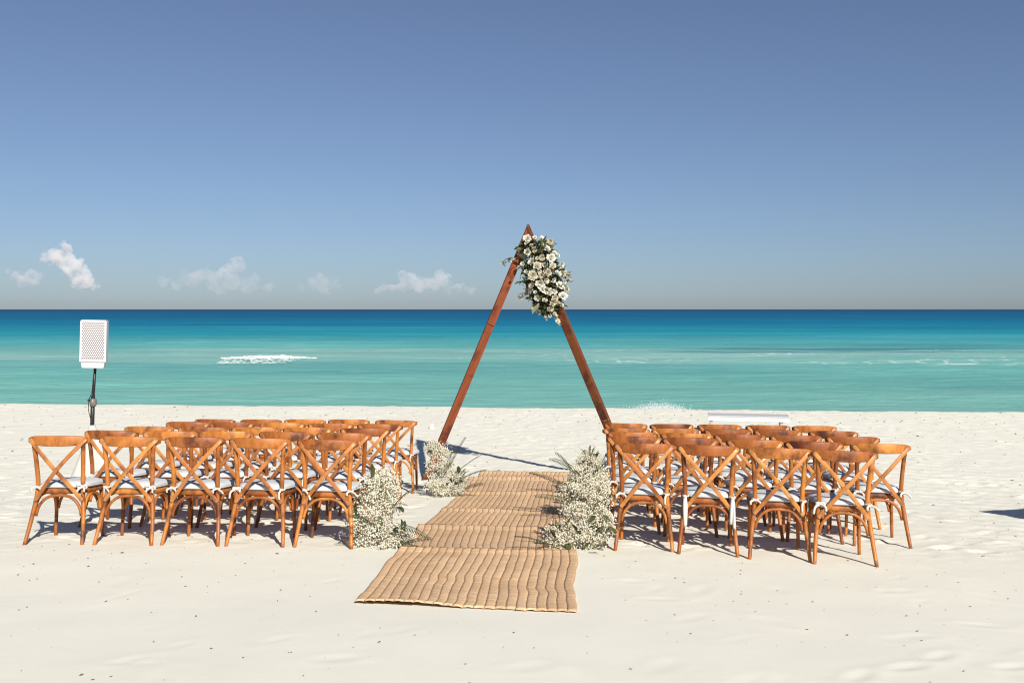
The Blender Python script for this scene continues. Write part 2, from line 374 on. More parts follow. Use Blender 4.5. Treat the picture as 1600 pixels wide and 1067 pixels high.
for i in range(70):
    y = random.uniform(4.6, 8); x = random.uniform(-5, 5)
    dent(x, y, random.uniform(.1, .2), random.uniform(.04, .07), random.uniform(0, math.pi), random.uniform(.0015, .004))
for (x, y) in ((2.05, 5.15), (2.3, 5.35), (2.62, 5.2), (2.75, 5.0), (1.75, 5.0), (2.9, 5.45), (-2.9, 5.1)):
    dent(x, y, .13, .05, random.uniform(.2, .9), .006)
nx, ny = len(xs), len(ysg)
def grid_mesh(name, GX, GY, Z, mat):
    ny, nx = GX.shape; me = bpy.data.meshes.new(name)
    me.vertices.add(nx * ny); me.vertices.foreach_set('co', np.stack([GX, GY, Z], -1).astype(np.float32).ravel())
    j, i = np.meshgrid(np.arange(ny - 1), np.arange(nx - 1), indexing='ij'); a = (j * nx + i).ravel()
    q = np.stack([a, a + 1, a + nx + 1, a + nx], 1).astype(np.int32); n = len(q)
    me.loops.add(n * 4); me.loops.foreach_set('vertex_index', q.ravel())
    me.polygons.add(n); me.polygons.foreach_set('loop_start', np.arange(0, n * 4, 4, dtype=np.int32))
    me.polygons.foreach_set('use_smooth', np.ones(n, bool)); me.materials.append(mat)
    me.update(calc_edges=True); return me
tag(link('sand_beach', grid_mesh('sand_beach', GX, GY, Z, M_SAND)), 'pale trampled sand beach sloping down to the water', kind='structure')

# ------------------------------------------------------------------ the sea
sx = np.concatenate([np.arange(-75, 75.01, .55)]); sx = np.concatenate([grow(-75, -150000, .8, 1.35)[::-1], sx, grow(75, 150000, .8, 1.35)])
sy = np.concatenate([np.arange(28.5, 130, .28)]); sy = np.concatenate([sy, grow(sy[-1], 200000, .35, 1.16)])
SX, SY = np.meshgrid(sx, sy)
amp = np.clip((SY - 29) / 10, .15, 1) * np.clip(1 - (SY - 400) / 800, 0, 1)
ph = SY * (2 * math.pi / 9.5) + 5 * vnoise(SX * .03, SY * .02, 31) + .02 * SX
SZ = SEA_Z + amp * (.07 * (np.sin(ph) + .3 * np.sin(2 * ph)) * (1 + vnoise(SX * .04, SY * .05, 32)) + .10 * vnoise(SX * .12, SY * .35, 33) + .07 * vnoise(SX * .35, SY * .9, 34) * np.where(SY < 130, 1, 0))
bk = np.exp(-((SX + 16.8) / 3.2) ** 2) * np.exp(-((SY - 69.4) / .9) ** 2); SZ += .12 * bk            # the small breaker
br = np.clip((SX - 24) / 6, 0, 1) * np.exp(-((SY - 62.5) / .8) ** 2); SZ += .16 * br
tag(link('sea', grid_mesh('sea', SX, SY, SZ, M_SEA)), 'turquoise sea turning deep blue towards the horizon', kind='structure')
# white water of the breaker: a ragged tumbling lip with froth spread below it
def foam_mesh(name, n, fx, seed):
    r = random.Random(seed); mb = MB()
    for i in range(n):
        c, s = fx(r)
        bm = bmesh.new(); bmesh.ops.create_icosphere(bm, subdivisions=1, radius=1)
        vs = [(c[0] + v.co.x * s[0] * r.uniform(.75, 1.25), c[1] + v.co.y * s[1] * r.uniform(.75, 1.25), c[2] + v.co.z * s[2] * r.uniform(.75, 1.25)) for v in bm.verts]
        bm.verts.index_update(); fs = [[v.index for v in f.verts] for f in bm.faces]; bm.free(); mb.add(vs, fs, True)
    return mb.mesh(name, M_FOAM)
def lip(r):
    u = max(-1, min(1, r.gauss(-.05, .46))); e = max(.02, 1 - abs(u) ** 1.6); t = r.random()
    return ((-16.8 + u * 3.15, 68.6 - .5 * (1 - t) * e + r.uniform(-.1, .1), SEA_Z + .10 + .22 * t * e * (.75 + .5 * float(vnoise(u * 6, 0, 3)))), (r.uniform(.06, .24), r.uniform(.05, .12), r.uniform(.015, .05)))
def froth(r):
    u = r.uniform(-1, 1); y = r.random() ** 1.4
    return ((-16.6 + u * 2.8 * (1 - .3 * y), 68.3 - 6.0 * y, SEA_Z + .07 + .13 * (1 - y) ** 2 + .03 * r.random()), (r.uniform(.05, .30), r.uniform(.02, .06), r.uniform(.006, .012)))
o = link('breaking_wave', foam_mesh('breaking_wave', 800, lip, 3)); tag(o, 'small white breaking wave out on the turquoise water', 'wave', kind='structure')
fr_ = link('wave_foam', foam_mesh('wave_foam', 260, froth, 4), o); fr_['kind'] = 'stuff'
def spray(r):
    u = r.gauss(0, .45); t = abs(r.gauss(0, .5))
    return ((4.15 + u * .85, 28.0 + r.uniform(-.4, .4), -2.85 + CAM_H + min(t, 1.6) * .22 * max(0, 1 - u * u * .35) * r.uniform(.4, 1.1)),
            (r.uniform(.002, .010), r.uniform(.002, .009), r.uniform(.002, .009)))
tag(link('wave_spray', foam_mesh('wave_spray', 5200, spray, 5)), 'white spray of a shore break showing over the edge of the sand', kind='stuff')

# ------------------------------------------------------------------ clouds far out over the horizon
CD = 7000.; K = CD / 1555.6
def cloud(label, blobs, dens=None):
    bm = bmesh.new()
    for (px, py, r) in blobs:
        r *= 1.18
        for q in range(9):
            rr = r * (random.uniform(.7, .95) if q < 2 else random.uniform(.28, .6))
            c = Vector(((px - 800 + random.uniform(-.85, .85) * r * (q > 1)) * K, CD + random.uniform(-1, 1) * r * K * .8, (483 - py + random.uniform(-.6, .8) * r * (q > 1)) * K + CAM_H))
            ret = bmesh.ops.create_icosphere(bm, subdivisions=3, radius=rr * K)
            for v in ret['verts']: v.co = v.co + c
    me = bpy.data.meshes.new('cloud'); bm.to_mesh(me); bm.free(); me.materials.append(M_CLOUD if dens is None else dens)
    o = link('cloud', me); tag(o, label, kind='structure')
    rm = o.modifiers.new('fuse', 'REMESH'); rm.mode = 'VOXEL'; rm.voxel_size = 9
    for nm, sz, stg in (('billow', 52, 40), ('puff', 18, 20)):
        tx = bpy.data.textures.new(nm, 'CLOUDS'); tx.noise_scale = sz; tx.noise_depth = 2
        d = o.modifiers.new(nm, 'DISPLACE'); d.texture = tx; d.texture_coords = 'GLOBAL'; d.strength = stg; d.mid_level = .5
    return o
TH = mat_cloud('thin_cloud_vapour', .0055, .40); TH2 = mat_cloud('light_cloud_vapour', .0095, .39)
cloud('tall leaning cumulus cloud above the horizon over the loudspeaker', [(97, 392, 11), (93, 401, 14), (76, 400, 10), (106, 410, 13), (118, 418, 12), (124, 428, 14), (132, 437, 13), (143, 444, 8), (112, 424, 10), (152, 447, 5)])
cloud('low faint cloud at the seaward end left of the leaning cumulus', [(12, 422, 5), (28, 432, 10), (45, 432, 11), (54, 438, 9), (38, 440, 10)], TH2)
cloud('small bright puff on top of a wide pale cloud bank', [(372, 410, 9), (362, 420, 9), (350, 424, 8), (378, 416, 7)], TH2)
cloud('wide pale cloud bank low over the horizon', [(315, 428, 9), (300, 437, 13), (275, 445, 8), (345, 450, 10), (385, 452, 8), (420, 453, 6), (288, 432, 8), (335, 440, 15), (365, 440, 16), (395, 444, 12), (418, 449, 8), (255, 440, 8), (325, 432, 10)], TH)
cloud('faint rounded cloud between the cloud bank and the arch', [(490, 442, 11), (508, 446, 13), (520, 444, 9), (470, 450, 6)], TH)
cloud('ragged low cloud bank just beside the arch leg', [(630, 430, 8), (642, 438, 13), (660, 444, 11), (686, 428, 8), (690, 438, 11), (610, 450, 8), (716, 451, 8), (738, 454, 6), (590, 454, 5), (675, 447, 11), (702, 449, 9), (630, 448, 9), (655, 450, 8), (725, 453, 6), (600, 453, 6)], TH2)

# ------------------------------------------------------------------ cross-back chairs
def arc_hoop(p0, p1, z0=.245, z1=.398, n=18):
    """bentwood brace between two legs"""
    a = Vector(p0); b = Vector(p1); out = []
    for t, z in ((.015, z0), (.045, z0 + .055), (.12, z0 + .110), (.27, z1 - .012), (.5, z1), (.73, z1 - .012), (.88, z0 + .110), (.955, z0 + .055), (.985, z0)):
        q = a.lerp(b, t); out.append((q.x, q.y, z))
    return bez(out, n)
def make_chair_meshes():
    D = {}
    for s in (-1, 1):
        mb = MB(); p = bez([(s * .238, -.045, -.03), (s * .212, .035, .22), (s * .186, .068, .45), (s * .192, .042, .65), (s * .205, -.002, .845)], 14)
        mb.tube(p, [.0145 + .004 * min(1, i / 5) for i in range(15)], 10, up=(0, 1, 0)); D['rear', s] = mb.mesh('rear_leg', M_CHAIR)
        mb = MB(); p = bez([(s * .205, .475, -.03), (s * .198, .462, .2), (s * .19, .44, .425)], 6)
        mb.tube(p, [.0135 + .004 * i / 6 for i in range(7)], 10, up=(0, 1, 0)); D['front', s] = mb.mesh('front_leg', M_CHAIR)
    # crest rail: bowed board, deeper in the middle, rounded ends
    mb = MB(); n = 20; path = []; rad = []
    for i in range(n + 1):
        t = -1 + 2 * i / n; x = t * .252; y = -.066 + .100 * t * t
        path.append((x, y, .853 - .004 * (1 - t * t))); e = 1 - abs(t) ** 3 * .36
        if i in (0, n): e *= .62
        elif i in (1, n - 1): e *= .92
        rad.append((1, e))
    mb.sweep(path, rrect(.024, .088, .008), up=(0, 0, 1), radii=rad); D['crest'] = mb.mesh('crest_rail', M_CHAIR)
    # crossing straps with a bolt at each end
    for s in (-1, 1):
        mb = MB(); off = -.014 if s > 0 else 0.
        p = bez([(s * .234, .004 + off * .3, .868), (s * .212, -.016 + off * .3, .84), (s * .10, -.034 + off, .715), (0, -.028 + off, .60), (-s * .09, .004 + off * .6, .49), (-s * .172, .036, .383), (-s * .197, .038, .350)], 16)
        sec = rrect(.012, .033, .004); rad = [(1, .55)] + [(1, 1)] * 15 + [(1, .55)]
        # section: side = thickness direction, so the board lies flat against the back
        mb.sweep(p, [(b, a) for a, b in sec], up=(0, -1, 0), radii=[(r[1], r[0]) for r in rad])
        mb.mi = 1
        for q, dz in ((p[1], 0), (p[-2], 0)) + (((p[8], 0),) if s > 0 else ()):
            mb.tube([(q.x, q.y - .004, q.z), (q.x, q.y - .0095, q.z)], .0062, 8, up=(0, 0, 1), smooth=False)
        D['strap', s] = mb.mesh('cross_strap', [M_STRAP, M_BOLT])
    # seat: rounded trapezoid rail and board
    def outline(k, grow_=0., yc=.27):
        out = []
        for i in range(k):
            a = 2 * math.pi * i / k; c, s_ = math.cos(a), math.sin(a)
            u = math.copysign(abs(c) ** .5, c); v = math.copysign(abs(s_) ** .5, s_)
            w = .205 + .022 * v + grow_; out.append((u * w, yc + v * (.21 + grow_)))
        return out
    mb = MB(); k = 28; prof = [(-.004, .407), (.006, .412), (.008, .43), (.006, .448), (-.004, .453)]
    rings = [[(x, y, z) for x, y in outline(k, g)] for g, z in prof]
    vs = [p for r_ in rings for p in r_]; fs = []
    for r_ in range(len(rings) - 1):
        for i in range(k): fs.append((r_ * k + i, r_ * k + (i + 1) % k, (r_ + 1) * k + (i + 1) % k, (r_ + 1) * k + i))
    fs.append(tuple(range(k))[::-1]); fs.append(tuple((len(rings) - 1) * k + i for i in range(k))); mb.add(vs, fs); D['seat'] = mb.mesh('seat', M_CHAIR)
    for name, a, b, z0, z1 in (('rear_b', (-.192, .052, 0), (.192, .052, 0), .228, .396), ('front_b', (-.18, .445, 0), (.18, .445, 0), .245, .398),
                               ('left_b', (-.203, .06, 0), (-.19, .44, 0), .24, .398), ('right_b', (.203, .06, 0), (.19, .44, 0), .24, .398)):
        mb = MB(); p = arc_hoop(a, b, z0, z1); mb.tube(p, .0125, 8, up=(0, 0, 1) if 'b' == name else (.3, .9, .2)); D[name] = mb.mesh('brace', M_CHAIR)
    # cushions: soft pad, piped edge, three crumplings
    for v_ in range(3):
        r = random.Random(40 + v_); mb = MB(); k = 32
        prof = [(-.03, .454), (.004, .455), (.014, .466), (.016, .478), (.012, .490), (-.01, .503), (-.05, .511), (-.10, .515), (-.15, .516), (-.19, .515)]
        vs = []; o1, o2 = r.uniform(0, 9), r.uniform(0, 9)
        for g, z in prof:
            for x, y in outline(k, g):
                wr = (.010 * float(vnoise(x * 14 + o1, y * 14 + o2, v_)) + .006 * float(vnoise(x * 40 + y * 9, y * 12, 50 + v_))) if z > .49 else 0
                vs.append((x, y, z + wr))
        fs = [(r_ * k + i, r_ * k + (i + 1) % k, (r_ + 1) * k + (i + 1) % k, (r_ + 1) * k + i) for r_ in range(len(prof) - 1) for i in range(k)]
        fs.append(tuple((len(prof) - 1) * k + i for i in range(k))); mb.add(vs, fs)
        mb.tube([(x, y, .466) for x, y in outline(k, .017)], .0045, 5, closed=True); D['cushion', v_] = mb.mesh('cushion', M_CUSH)
    # ribbon ties at the back posts: knot, bow, tails
    def ribbon(mb, pts, w):
        n = 12; mb.sweep(bez(pts, n), [(-.5 * w, -.0012), (.5 * w, -.0012), (.5 * w, .0012), (-.5 * w, .0012)], up=(.25, 1, .2), radii=[(1, 1)] * (n + 1))
    for v_ in range(4):
        for s in (-1, 1):
            r = random.Random(90 + v_ * 2 + s); mb = MB(); cx, cy, cz = s * .187, .066, .468
            ring = [(cx + .0235 * math.cos(a), cy + .0235 * math.sin(a), cz + .004 * math.sin(2 * a)) for a in [2 * math.pi * i / 12 for i in range(12)]]
            mb.tube(ring, .0075, 6, closed=True)
            kx, ky = cx + s * .004, cy - .028; mb.tube(bez([(kx - .012, ky, cz), (kx, ky - .010, cz - .002), (kx + .012, ky, cz - .004)], 4), .010, 6)
            ribbon(mb, [(cx, cy + .02, cz), (s * .175, .10, cz + .004), (s * .165, .14, cz + .006)], .018)
            if v_ in (1, 3) and v_ < 3:
                for t in (-1, 1):
                    L = r.uniform(.022, .045); dz = r.uniform(-.01, .02)
                    ribbon(mb, [(kx, ky - .006, cz), (kx + t * L * .6, ky - .014, cz + .012 + dz), (kx + t * L, ky - .012, cz + dz), (kx + t * L * .6, ky - .004, cz - .016 + dz), (kx, ky - .008, cz)], .020)
            for t in ((-1, 1) if v_ != 2 else (r.choice((-1, 1)),)):
                L = (r.uniform(.035, .085) if v_ < 3 else r.uniform(.20, .27)); sp = r.uniform(.02, .06) if v_ < 3 else r.uniform(.004, .014)
                ribbon(mb, [(kx, ky - .010, cz), (kx + t * sp * .7, ky - .024, cz - L * .35), (kx + t * sp + r.uniform(-.01, .01), ky - .020, cz - L)], .017 if v_ < 3 else .024)
            D['tie', v_, s] = mb.mesh('tie', M_TIE)
    return D
CH = make_chair_meshes()
def make_chair():
    t = empty('crossback_chair')
    for s in (-1, 1): link('leg', CH['rear', s], t); link('leg', CH['front', s], t)
    link('crest_rail', CH['crest'], t); link('cross_strap', CH['strap', 1], t); link('cross_strap', CH['strap', -1], t)
    link('seat', CH['seat'], t)
    for b in ('rear_b', 'front_b', 'left_b', 'right_b'): link('brace', CH[b], t)
    c = link('cushion', CH['cushion', 0], t); link('tie', CH['tie', 0, -1], c); link('tie', CH['tie', 0, 1], c)
    return t
proto = make_chair()
def tree(o): return [(c, tree(c)) for c in kids(o)]
PT = tree(proto)
def copy_chair():
    r = proto.copy(); COL.objects.link(r)
    for c, sub in PT:
        d = c.copy(); COL.objects.link(d); d.parent = r
        for g, _ in sub: e = g.copy(); COL.objects.link(e); e.parent = d
    return r
LX = [[-3.76, -3.19, -2.64, -2.11, -1.55], [-3.74, -3.18, -2.66, -2.12, -1.58], [-3.73, -3.19, -2.63, -2.11, -1.52], [-3.66, -3.16, -2.59, -2.05, -1.50], [-3.64, -3.07, -2.53, -2.00, -1.43]]
LY = [8.19, 9.17, 10.15, 11.13, 12.11]
RX = [[1.09, 1.59, 2.13, 2.60], [1.11, 1.61, 2.17, 2.66, 3.21], [1.21, 1.73, 2.25, 2.78, 3.30], [1.24, 1.77, 2.31, 2.83, 3.40], [1.33, 1.88, 2.43, 2.99, 3.52]]
RY = [(8.23, 7.78), (9.1, 8.65), (10.0, 9.6), (10.8, 10.5), (11.75, 11.55)]
ROWN = ['in the back row', 'in the second row from the back', 'in the middle row', 'in the second row from the arch', 'in the front row towards the arch']
COLN = ['at the aisle', 'second from the aisle', 'third from the aisle', 'fourth from the aisle', 'at the outer end']
spots = []
for k in range(5):
    for c, x in enumerate(LX[k]): spots.append((x, LY[k], -2.0 + random.uniform(-3.5, 3.5), k, COLN[4 - c], 'speaker side'))
for k in range(5):
    n = len(RX[k])
    for c, x in enumerate(RX[k]):
        y = RY[k][0] + (RY[k][1] - RY[k][0]) * c / (n - 1)
        col = COLN[c] if not (k == 0 and c == 3) else 'fourth from the aisle'
        spots.append((x, y, [-7, -6, -5, -4, -3][k] + random.uniform(-3, 3), k, col, 'bench side'))
for i, (x, y, yaw, k, col, side) in enumerate(spots):
    o = proto if i == 0 else copy_chair()
    a = R(yaw)
    def hw(u, v): return H(x + u * math.cos(a) - v * math.sin(a), y + u * math.sin(a) + v * math.cos(a))
    zr, zf = (hw(-.235, -.04) + hw(.235, -.04)) / 2, (hw(-.2, .47) + hw(.2, .47)) / 2
    zl, zq = (hw(-.235, -.04) + hw(-.2, .47)) / 2, (hw(.235, -.04) + hw(.2, .47)) / 2
    pitch = math.atan2(zf - zr, .51); roll = math.atan2(zl - zq, .43)
    o.location = (x, y, zr - .04 * math.tan(pitch) * -1 - .006); o.rotation_euler = (pitch, roll, a)
    long_tie = (side == 'bench side' and k == 0 and col == 'second from the aisle')
    lab = 'brown cross-back chair %s, %s, %s' % (ROWN[k], side, col)
    if long_tie: lab = 'brown cross-back chair with long hanging white ties, back row, bench side'
    tag(o, lab, 'chair', 'cross-back chairs set out in rows for the ceremony')
    for c in kids(o):
        if c.name.startswith('cushion'):
            c.data = CH['cushion', random.randrange(3)]
            for g, s in zip(kids(c), (-1, 1)):
                g.data = CH['tie', 3 if long_tie else random.randrange(3), s]
            c.rotation_euler = (0, 0, R(random.uniform(-1.5, 1.5))); c.location = (random.uniform(-.006, .006), random.uniform(-.004, .008), 0)

# ------------------------------------------------------------------ woven mats down the aisle
MATS = [  # near-left, near-right, far-right, far-left corners, label
    ((-1.005, 6.36), (.386, 6.17), (.525, 8.02), (-.925, 8.12), 'biggest woven mat, wavy, at the open end of the aisle'),
    ((-.872, 8.00), (.50, 7.90), (.57, 9.28), (-.89, 9.34), 'woven mat second from the open end, between the first flower bouquets'),
    ((-.866, 9.20), (.53, 9.15), (.63, 10.50), (-.746, 10.55), 'woven mat in the middle of the aisle, third from the open end'),
    ((-.762, 10.40), (.60, 10.35), (.73, 12.00), (-.625, 12.06), 'woven mat third from the arch end, beside the middle chair rows'),
    ((-.625, 11.92), (.70, 11.86), (.81, 13.40), (-.585, 13.45), 'woven mat second from the arch end, by the far flower bouquets'),
    ((-.50, 13.28), (.74, 13.20), (.83, 13.86), (-.43, 13.97), 'short woven mat under the arch at the far end of the aisle'),
]
def make_mat(q, label, seed, ns=22):
    A, B, C_, D_ = [Vector((*p, 0)) for p in q]; r = random.Random(seed)
    root = empty('woven_mat', (A.x, A.y, H(A.x, A.y))); tag(root, label, 'mat', 'woven mats laid end to end down the aisle')
    L = (D_ - A).length; nl = max(16, int(L / .022)); nc = 4; org = root.location
    wave = .0038 if seed == 0 else .0024
    for s in range(ns):
        vs = []; uv = []; fs = []; e0 = r.uniform(-.012, .010); e1 = r.uniform(-.012, .010); ph = r.uniform(0, 6)
        for i in range(nl + 1):
            v = i / nl
            for j in range(nc + 1):
                w = j / nc; u = (s + .004 + .992 * w) / ns
                vv = v + (e0 * (1 - v) + e1 * v) / L
                p = A.lerp(B, u).lerp(D_.lerp(C_, u), vv)
                lat = .005 * math.sin(vv * L * 4.1 + seed * 1.7 + u * 2) + .014 * float(vnoise(vv * L * 2.6 + seed * 7.3, u * 2.2, 60 + seed)) + .010 * float(vnoise(vv * L * 7 + seed * 3, u * 6, 70 + seed))
                x, y = p.x + lat * (1.6 if seed == 0 else 1), p.y
                arch_ = (1 - (2 * w - 1) ** 2)
                braid = .5 + .5 * math.sin(vv * L * 2 * math.pi / .05 + ph + (w - .5) * 3.0)
                z = H(x, y) + .016 + arch_ * (.0016 + .0050 * braid)
                z += wave * (math.sin(vv * L * 5.2 + u * 3.1 + seed) + .6 * math.sin(vv * L * 11 - u * 4))
                if vv > 1 - .16 / L: z += .020 * min(1, (vv - 1 + .16 / L) * L / .10)
                if seed == 0 and vv < .10: z += .03 * (1 - vv / .10) ** 2 * max(0, math.sin(u * 5.2 + .5)) * .8
                vs.append((x - org.x, y - org.y, z - org.z)); uv.append((vv * L, w + s * 3.1))
        k = nc + 1; n = (nl + 1) * k
        for i in range(nl):
            for j in range(nc): a = i * k + j; fs.append((a, a + 1, a + k + 1, a + k))
        # hem: edges turn down so the strip has body
        rim = [j for j in range(k)] + [i * k + nc for i in range(1, nl + 1)] + [nl * k + j for j in range(nc - 1, -1, -1)] + [i * k for i in range(nl - 1, 0, -1)]
        for q_ in rim: vs.append((vs[q_][0], vs[q_][1], vs[q_][2] - .012)); uv.append(uv[q_])
        m_ = len(rim)
        for q_ in range(m_): fs.append((rim[q_], n + q_, n + (q_ + 1) % m_, rim[(q_ + 1) % m_]))
        me = bpy.data.meshes.new('woven_strip'); me.from_pydata(vs, [], fs); me.materials.append(M_MAT)
        ul = me.uv_layers.new(name='UVMap'); li = np.empty(len(me.loops), np.int32); me.loops.foreach_get('vertex_index', li)
        ul.data.foreach_set('uv', np.array(uv, np.float32)[li].ravel()); me.polygons.foreach_set('use_smooth', [True] * len(me.polygons)); me.update()
        link('woven_strip', me, root)
for i, m_ in enumerate(MATS): make_mat(m_[:4], m_[4], i)

# ------------------------------------------------------------------ the triangular arch
AY = 13.3; AL = Vector((-1.225, AY, H(-1.225, AY) - .05)); AR = Vector((1.665, AY, H(1.665, AY) - .05)); AP = Vector((.214, AY, CAM_H + 133 / 117.))
arch = empty('wedding_arch', (AP.x, AY, H(AP.x, AY))); tag(arch, 'tall triangular arch of two red-brown timber beams facing the sea', 'arch')
def beam(foot, sgn):
    mb = MB(); d = (AP - foot).normalized(); sd = Vector((d.z, 0, -d.x)); w = .102; dp = .09
    inner = sd * (1 if sgn < 0 else -1)
    # mitred at the apex: the inner face stops on the centre line
    top_out = AP.copy(); tin = w / (d.x if abs(d.x) > 1e-6 else 1e-6); top_in = AP + Vector((0, 0, -w / abs(d.x)))
    f_out, f_in = foot, foot + inner * w
    g = .0015 * sgn; mid0 = (foot + inner * w / 2) - arch.location
    q = [f_out, f_in, top_in + Vector((g, 0, 0)), top_out + Vector((g, 0, 0))]; vs = []
    for yy in (-dp / 2, dp / 2):
        for p in q: vs.append((p.x - arch.location.x, p.y + yy - arch.location.y, p.z - arch.location.z))
    fs = [(0, 1, 2, 3), (7, 6, 5, 4), (0, 4, 5, 1), (1, 5, 6, 2), (2, 6, 7, 3), (3, 7, 4, 0)]
    if sgn > 0: fs = [f[::-1] for f in fs]
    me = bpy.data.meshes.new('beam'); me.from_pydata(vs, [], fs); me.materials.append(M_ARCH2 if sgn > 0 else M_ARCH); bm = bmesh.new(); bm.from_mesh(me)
    bmesh.ops.recalc_face_normals(bm, faces=bm.faces[:]); bmesh.ops.bevel(bm, geom=bm.edges[:], offset=.004, segments=2, affect='EDGES'); bm.to_mesh(me); bm.free()
    for v in me.vertices:
        rel = v.co - mid0; v.co = mid0 + Matrix.Rotation(R(-26 if sgn > 0 else 8), 3, d) @ rel
    # grain follows the beam: rotate the mesh into the object's own frame
    rot = d.to_track_quat('Z', 'Y'); o = link('beam', me, arch, rot=rot.to_euler()); me.transform(rot.to_matrix().to_4x4().inverted())
    return o, d, inner
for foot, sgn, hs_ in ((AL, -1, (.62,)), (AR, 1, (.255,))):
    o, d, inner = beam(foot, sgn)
    for t in hs_:                                        # scarf joint: a paler band round the timber
        mb = MB(); c = foot.lerp(AP, t) + inner * .051 - arch.location
        rot = d.to_track_quat('Z', 'Y').to_matrix()
        sec = rrect(.108, .096, .006)
        ax = rot @ Vector((1, 0, 0))
        mb.sweep([c - d * .006, c + d * .006], [(b, a) if abs(ax.x) < .5 else (a, b) for a, b in sec], up=(0, 1, 0))
        link('joint_band', mb.mesh('joint_band', M_STRAP if sgn > 0 else M_ARCH), arch)

# ------------------------------------------------------------------ leaves, ferns, blossoms
def leaf_mesh(L, W, mat, bend=.25, k=6, fold=.15):
    mb = MB(); vs = []
    for i in range(k + 1):
        t = i / k; w = W * (math.sin(math.pi * min(1, t * 1.02) ** .8) ** .8 if 0 < t < 1 else .02); z = bend * L * math.sin(t * 2.2) * .5
        for s in (-1, 0, 1): vs.append((s * w / 2, t * L, z + abs(s) * fold * w))
    fs = []
    for i in range(k):
        for j in range(2): a = i * 3 + j; fs.append((a, a + 1, a + 4, a + 3))
    mb.add(vs, fs); return mb.mesh('leaf', mat)
def fern_mesh(L, mat, n=20, w0=.055, bend=.35):
    mb = MB(); r = random.Random(int(L * 1000)); pts = [(0, t * L, bend * L * math.sin(t * 1.7) * .6) for t in [i / 10 for i in range(11)]]
    mb.tube(pts, [.0022 - .0015 * i / 10 for i in range(11)], 4)
    for i in range(n):
        t = .12 + .86 * i / n; w = w0 * (math.sin(math.pi * (.15 + .85 * (1 - t)) * .62) + .1); z = bend * L * math.sin(t * 1.7) * .6
        for s in (-1, 1):
            a = w * s; ww = .011 if w > .02 else .006
            mb.add([(0, t * L, z), (a * .5, t * L + w * .25 + ww * .5, z + .006), (a, t * L + w * .45, z - .004), (a * .5, t * L + w * .25 - ww * .5, z + .004)], [(0, 1, 2, 3)])
    return mb.mesh('fern_frond', mat)
def rose_mesh(seed, mat, open_=.5):
    """layered cupped petals round a tight heart; radius about 1"""
    r = random.Random(seed); mb = MB(); n = 0
    for ring, (cnt, tilt, size, rad) in enumerate(((3, 4, .70, .08), (4, 14, .80, .20), (5, 26, .88, .32), (5, 40, .92, .44), (5, 54, .80, .56))):
        for i in range(cnt):
            az = 2 * math.pi * (i / cnt) + ring * .6 + r.uniform(-.15, .15); tl = R(tilt * (.8 + open_ * .5) + r.uniform(-7, 7)); sz = size * r.uniform(.88, 1.1); vs = []
            for a in range(4):
                t = a / 3
                for b in range(4):
                    u = (b / 3 - .5) * 2; wd = sz * .55 * (math.sin(math.pi * (.2 + .62 * t))) * u
                    cup = .22 * sz * (u * u) ; curl = .18 * sz * t * t * t
                    l = t * sz * (1 - .12 * u * u)
                    # petal frame: outward o, up z, side s
                    o = rad * .6 + l * math.sin(tl) - cup * math.cos(tl) + curl; z = l * math.cos(tl) + cup * math.sin(tl) * .6 - curl * .5 + r.uniform(-.02, .02)
                    vs.append((o * math.cos(az) - wd * math.sin(az), o * math.sin(az) + wd * math.cos(az), z * .8))
            fs = [(a * 4 + b, a * 4 + b + 1, a * 4 + b + 5, a * 4 + b + 4) for a in range(3) for b in range(3)]; mb.add(vs, fs)
    return mb.mesh('blossom', mat)
ROSES = [rose_mesh(1, M_PETAL, .4), rose_mesh(2, M_PETAL, .7), rose_mesh(3, M_PETAL2, .6), rose_mesh(4, M_PETAL, .2), rose_mesh(5, M_PETAL2, .9)]
LEAVES = [leaf_mesh(.09, .042, M_LEAF), leaf_mesh(.07, .05, M_LEAF2, .1), leaf_mesh(.11, .035, M_LEAF, .4), leaf_mesh(.06, .035, M_LEAF2, .3)]
BIGLEAF = [leaf_mesh(.18, .085, M_LEAF2, .1), leaf_mesh(.15, .07, M_LEAF, .2)]
FERNS = [fern_mesh(.34, M_FERN), fern_mesh(.26, M_FERN, 16, .05, .5), fern_mesh(.42, M_FERN, 24, .06, .2)]

fa = empty('flower_arrangement', (AP.x, AY, AP.z)); tag(fa, 'white rose and leaf arrangement hanging on the top of the arch', 'flowers')
ZF = 1 / 693.
def zpt(zx, zy, y): return Vector(((zx - 320) * ZF, y, -(zy - 55) * ZF))
FL = [(310, 200, 42), (380, 188, 22), (520, 222, 33), (490, 295, 40), (310, 325, 44), (445, 372, 36), (350, 415, 42), (525, 375, 44), (620, 437, 40), (400, 450, 38), (270, 430, 30), (360, 537, 44), (495, 510, 50), (585, 520, 46), (635, 508, 40), (425, 610, 44), (350, 625, 34), (480, 580, 34), (600, 625, 44), (672, 655, 32), (635, 720, 46), (510, 690, 40), (405, 740, 40), (450, 660, 34), (560, 740, 30), (620, 800, 28), (520, 840, 28), (345, 665, 30), (232, 465, 22), (560, 330, 30), (592, 352, 24), (300, 240, 20), (378, 300, 30), (460, 440, 30), (540, 790, 28), (515, 900, 20), (590, 955, 26), (482, 905, 18), (375, 850, 18), (440, 540, 28), (540, 450, 30), (420, 500, 26), (545, 580, 28), (470, 760, 26), (590, 780, 24), (650, 590, 26), (300, 500, 24), (400, 380, 24), (560, 680, 28), (560, 880, 18), (385, 690, 26), (640, 650, 22), (450, 250, 16), (350, 260, 18)]
rr = random.Random(21)
def axis_x(zy): return 400 + max(0, zy - 300) * .20                     # middle of the cluster on the right-hand beam
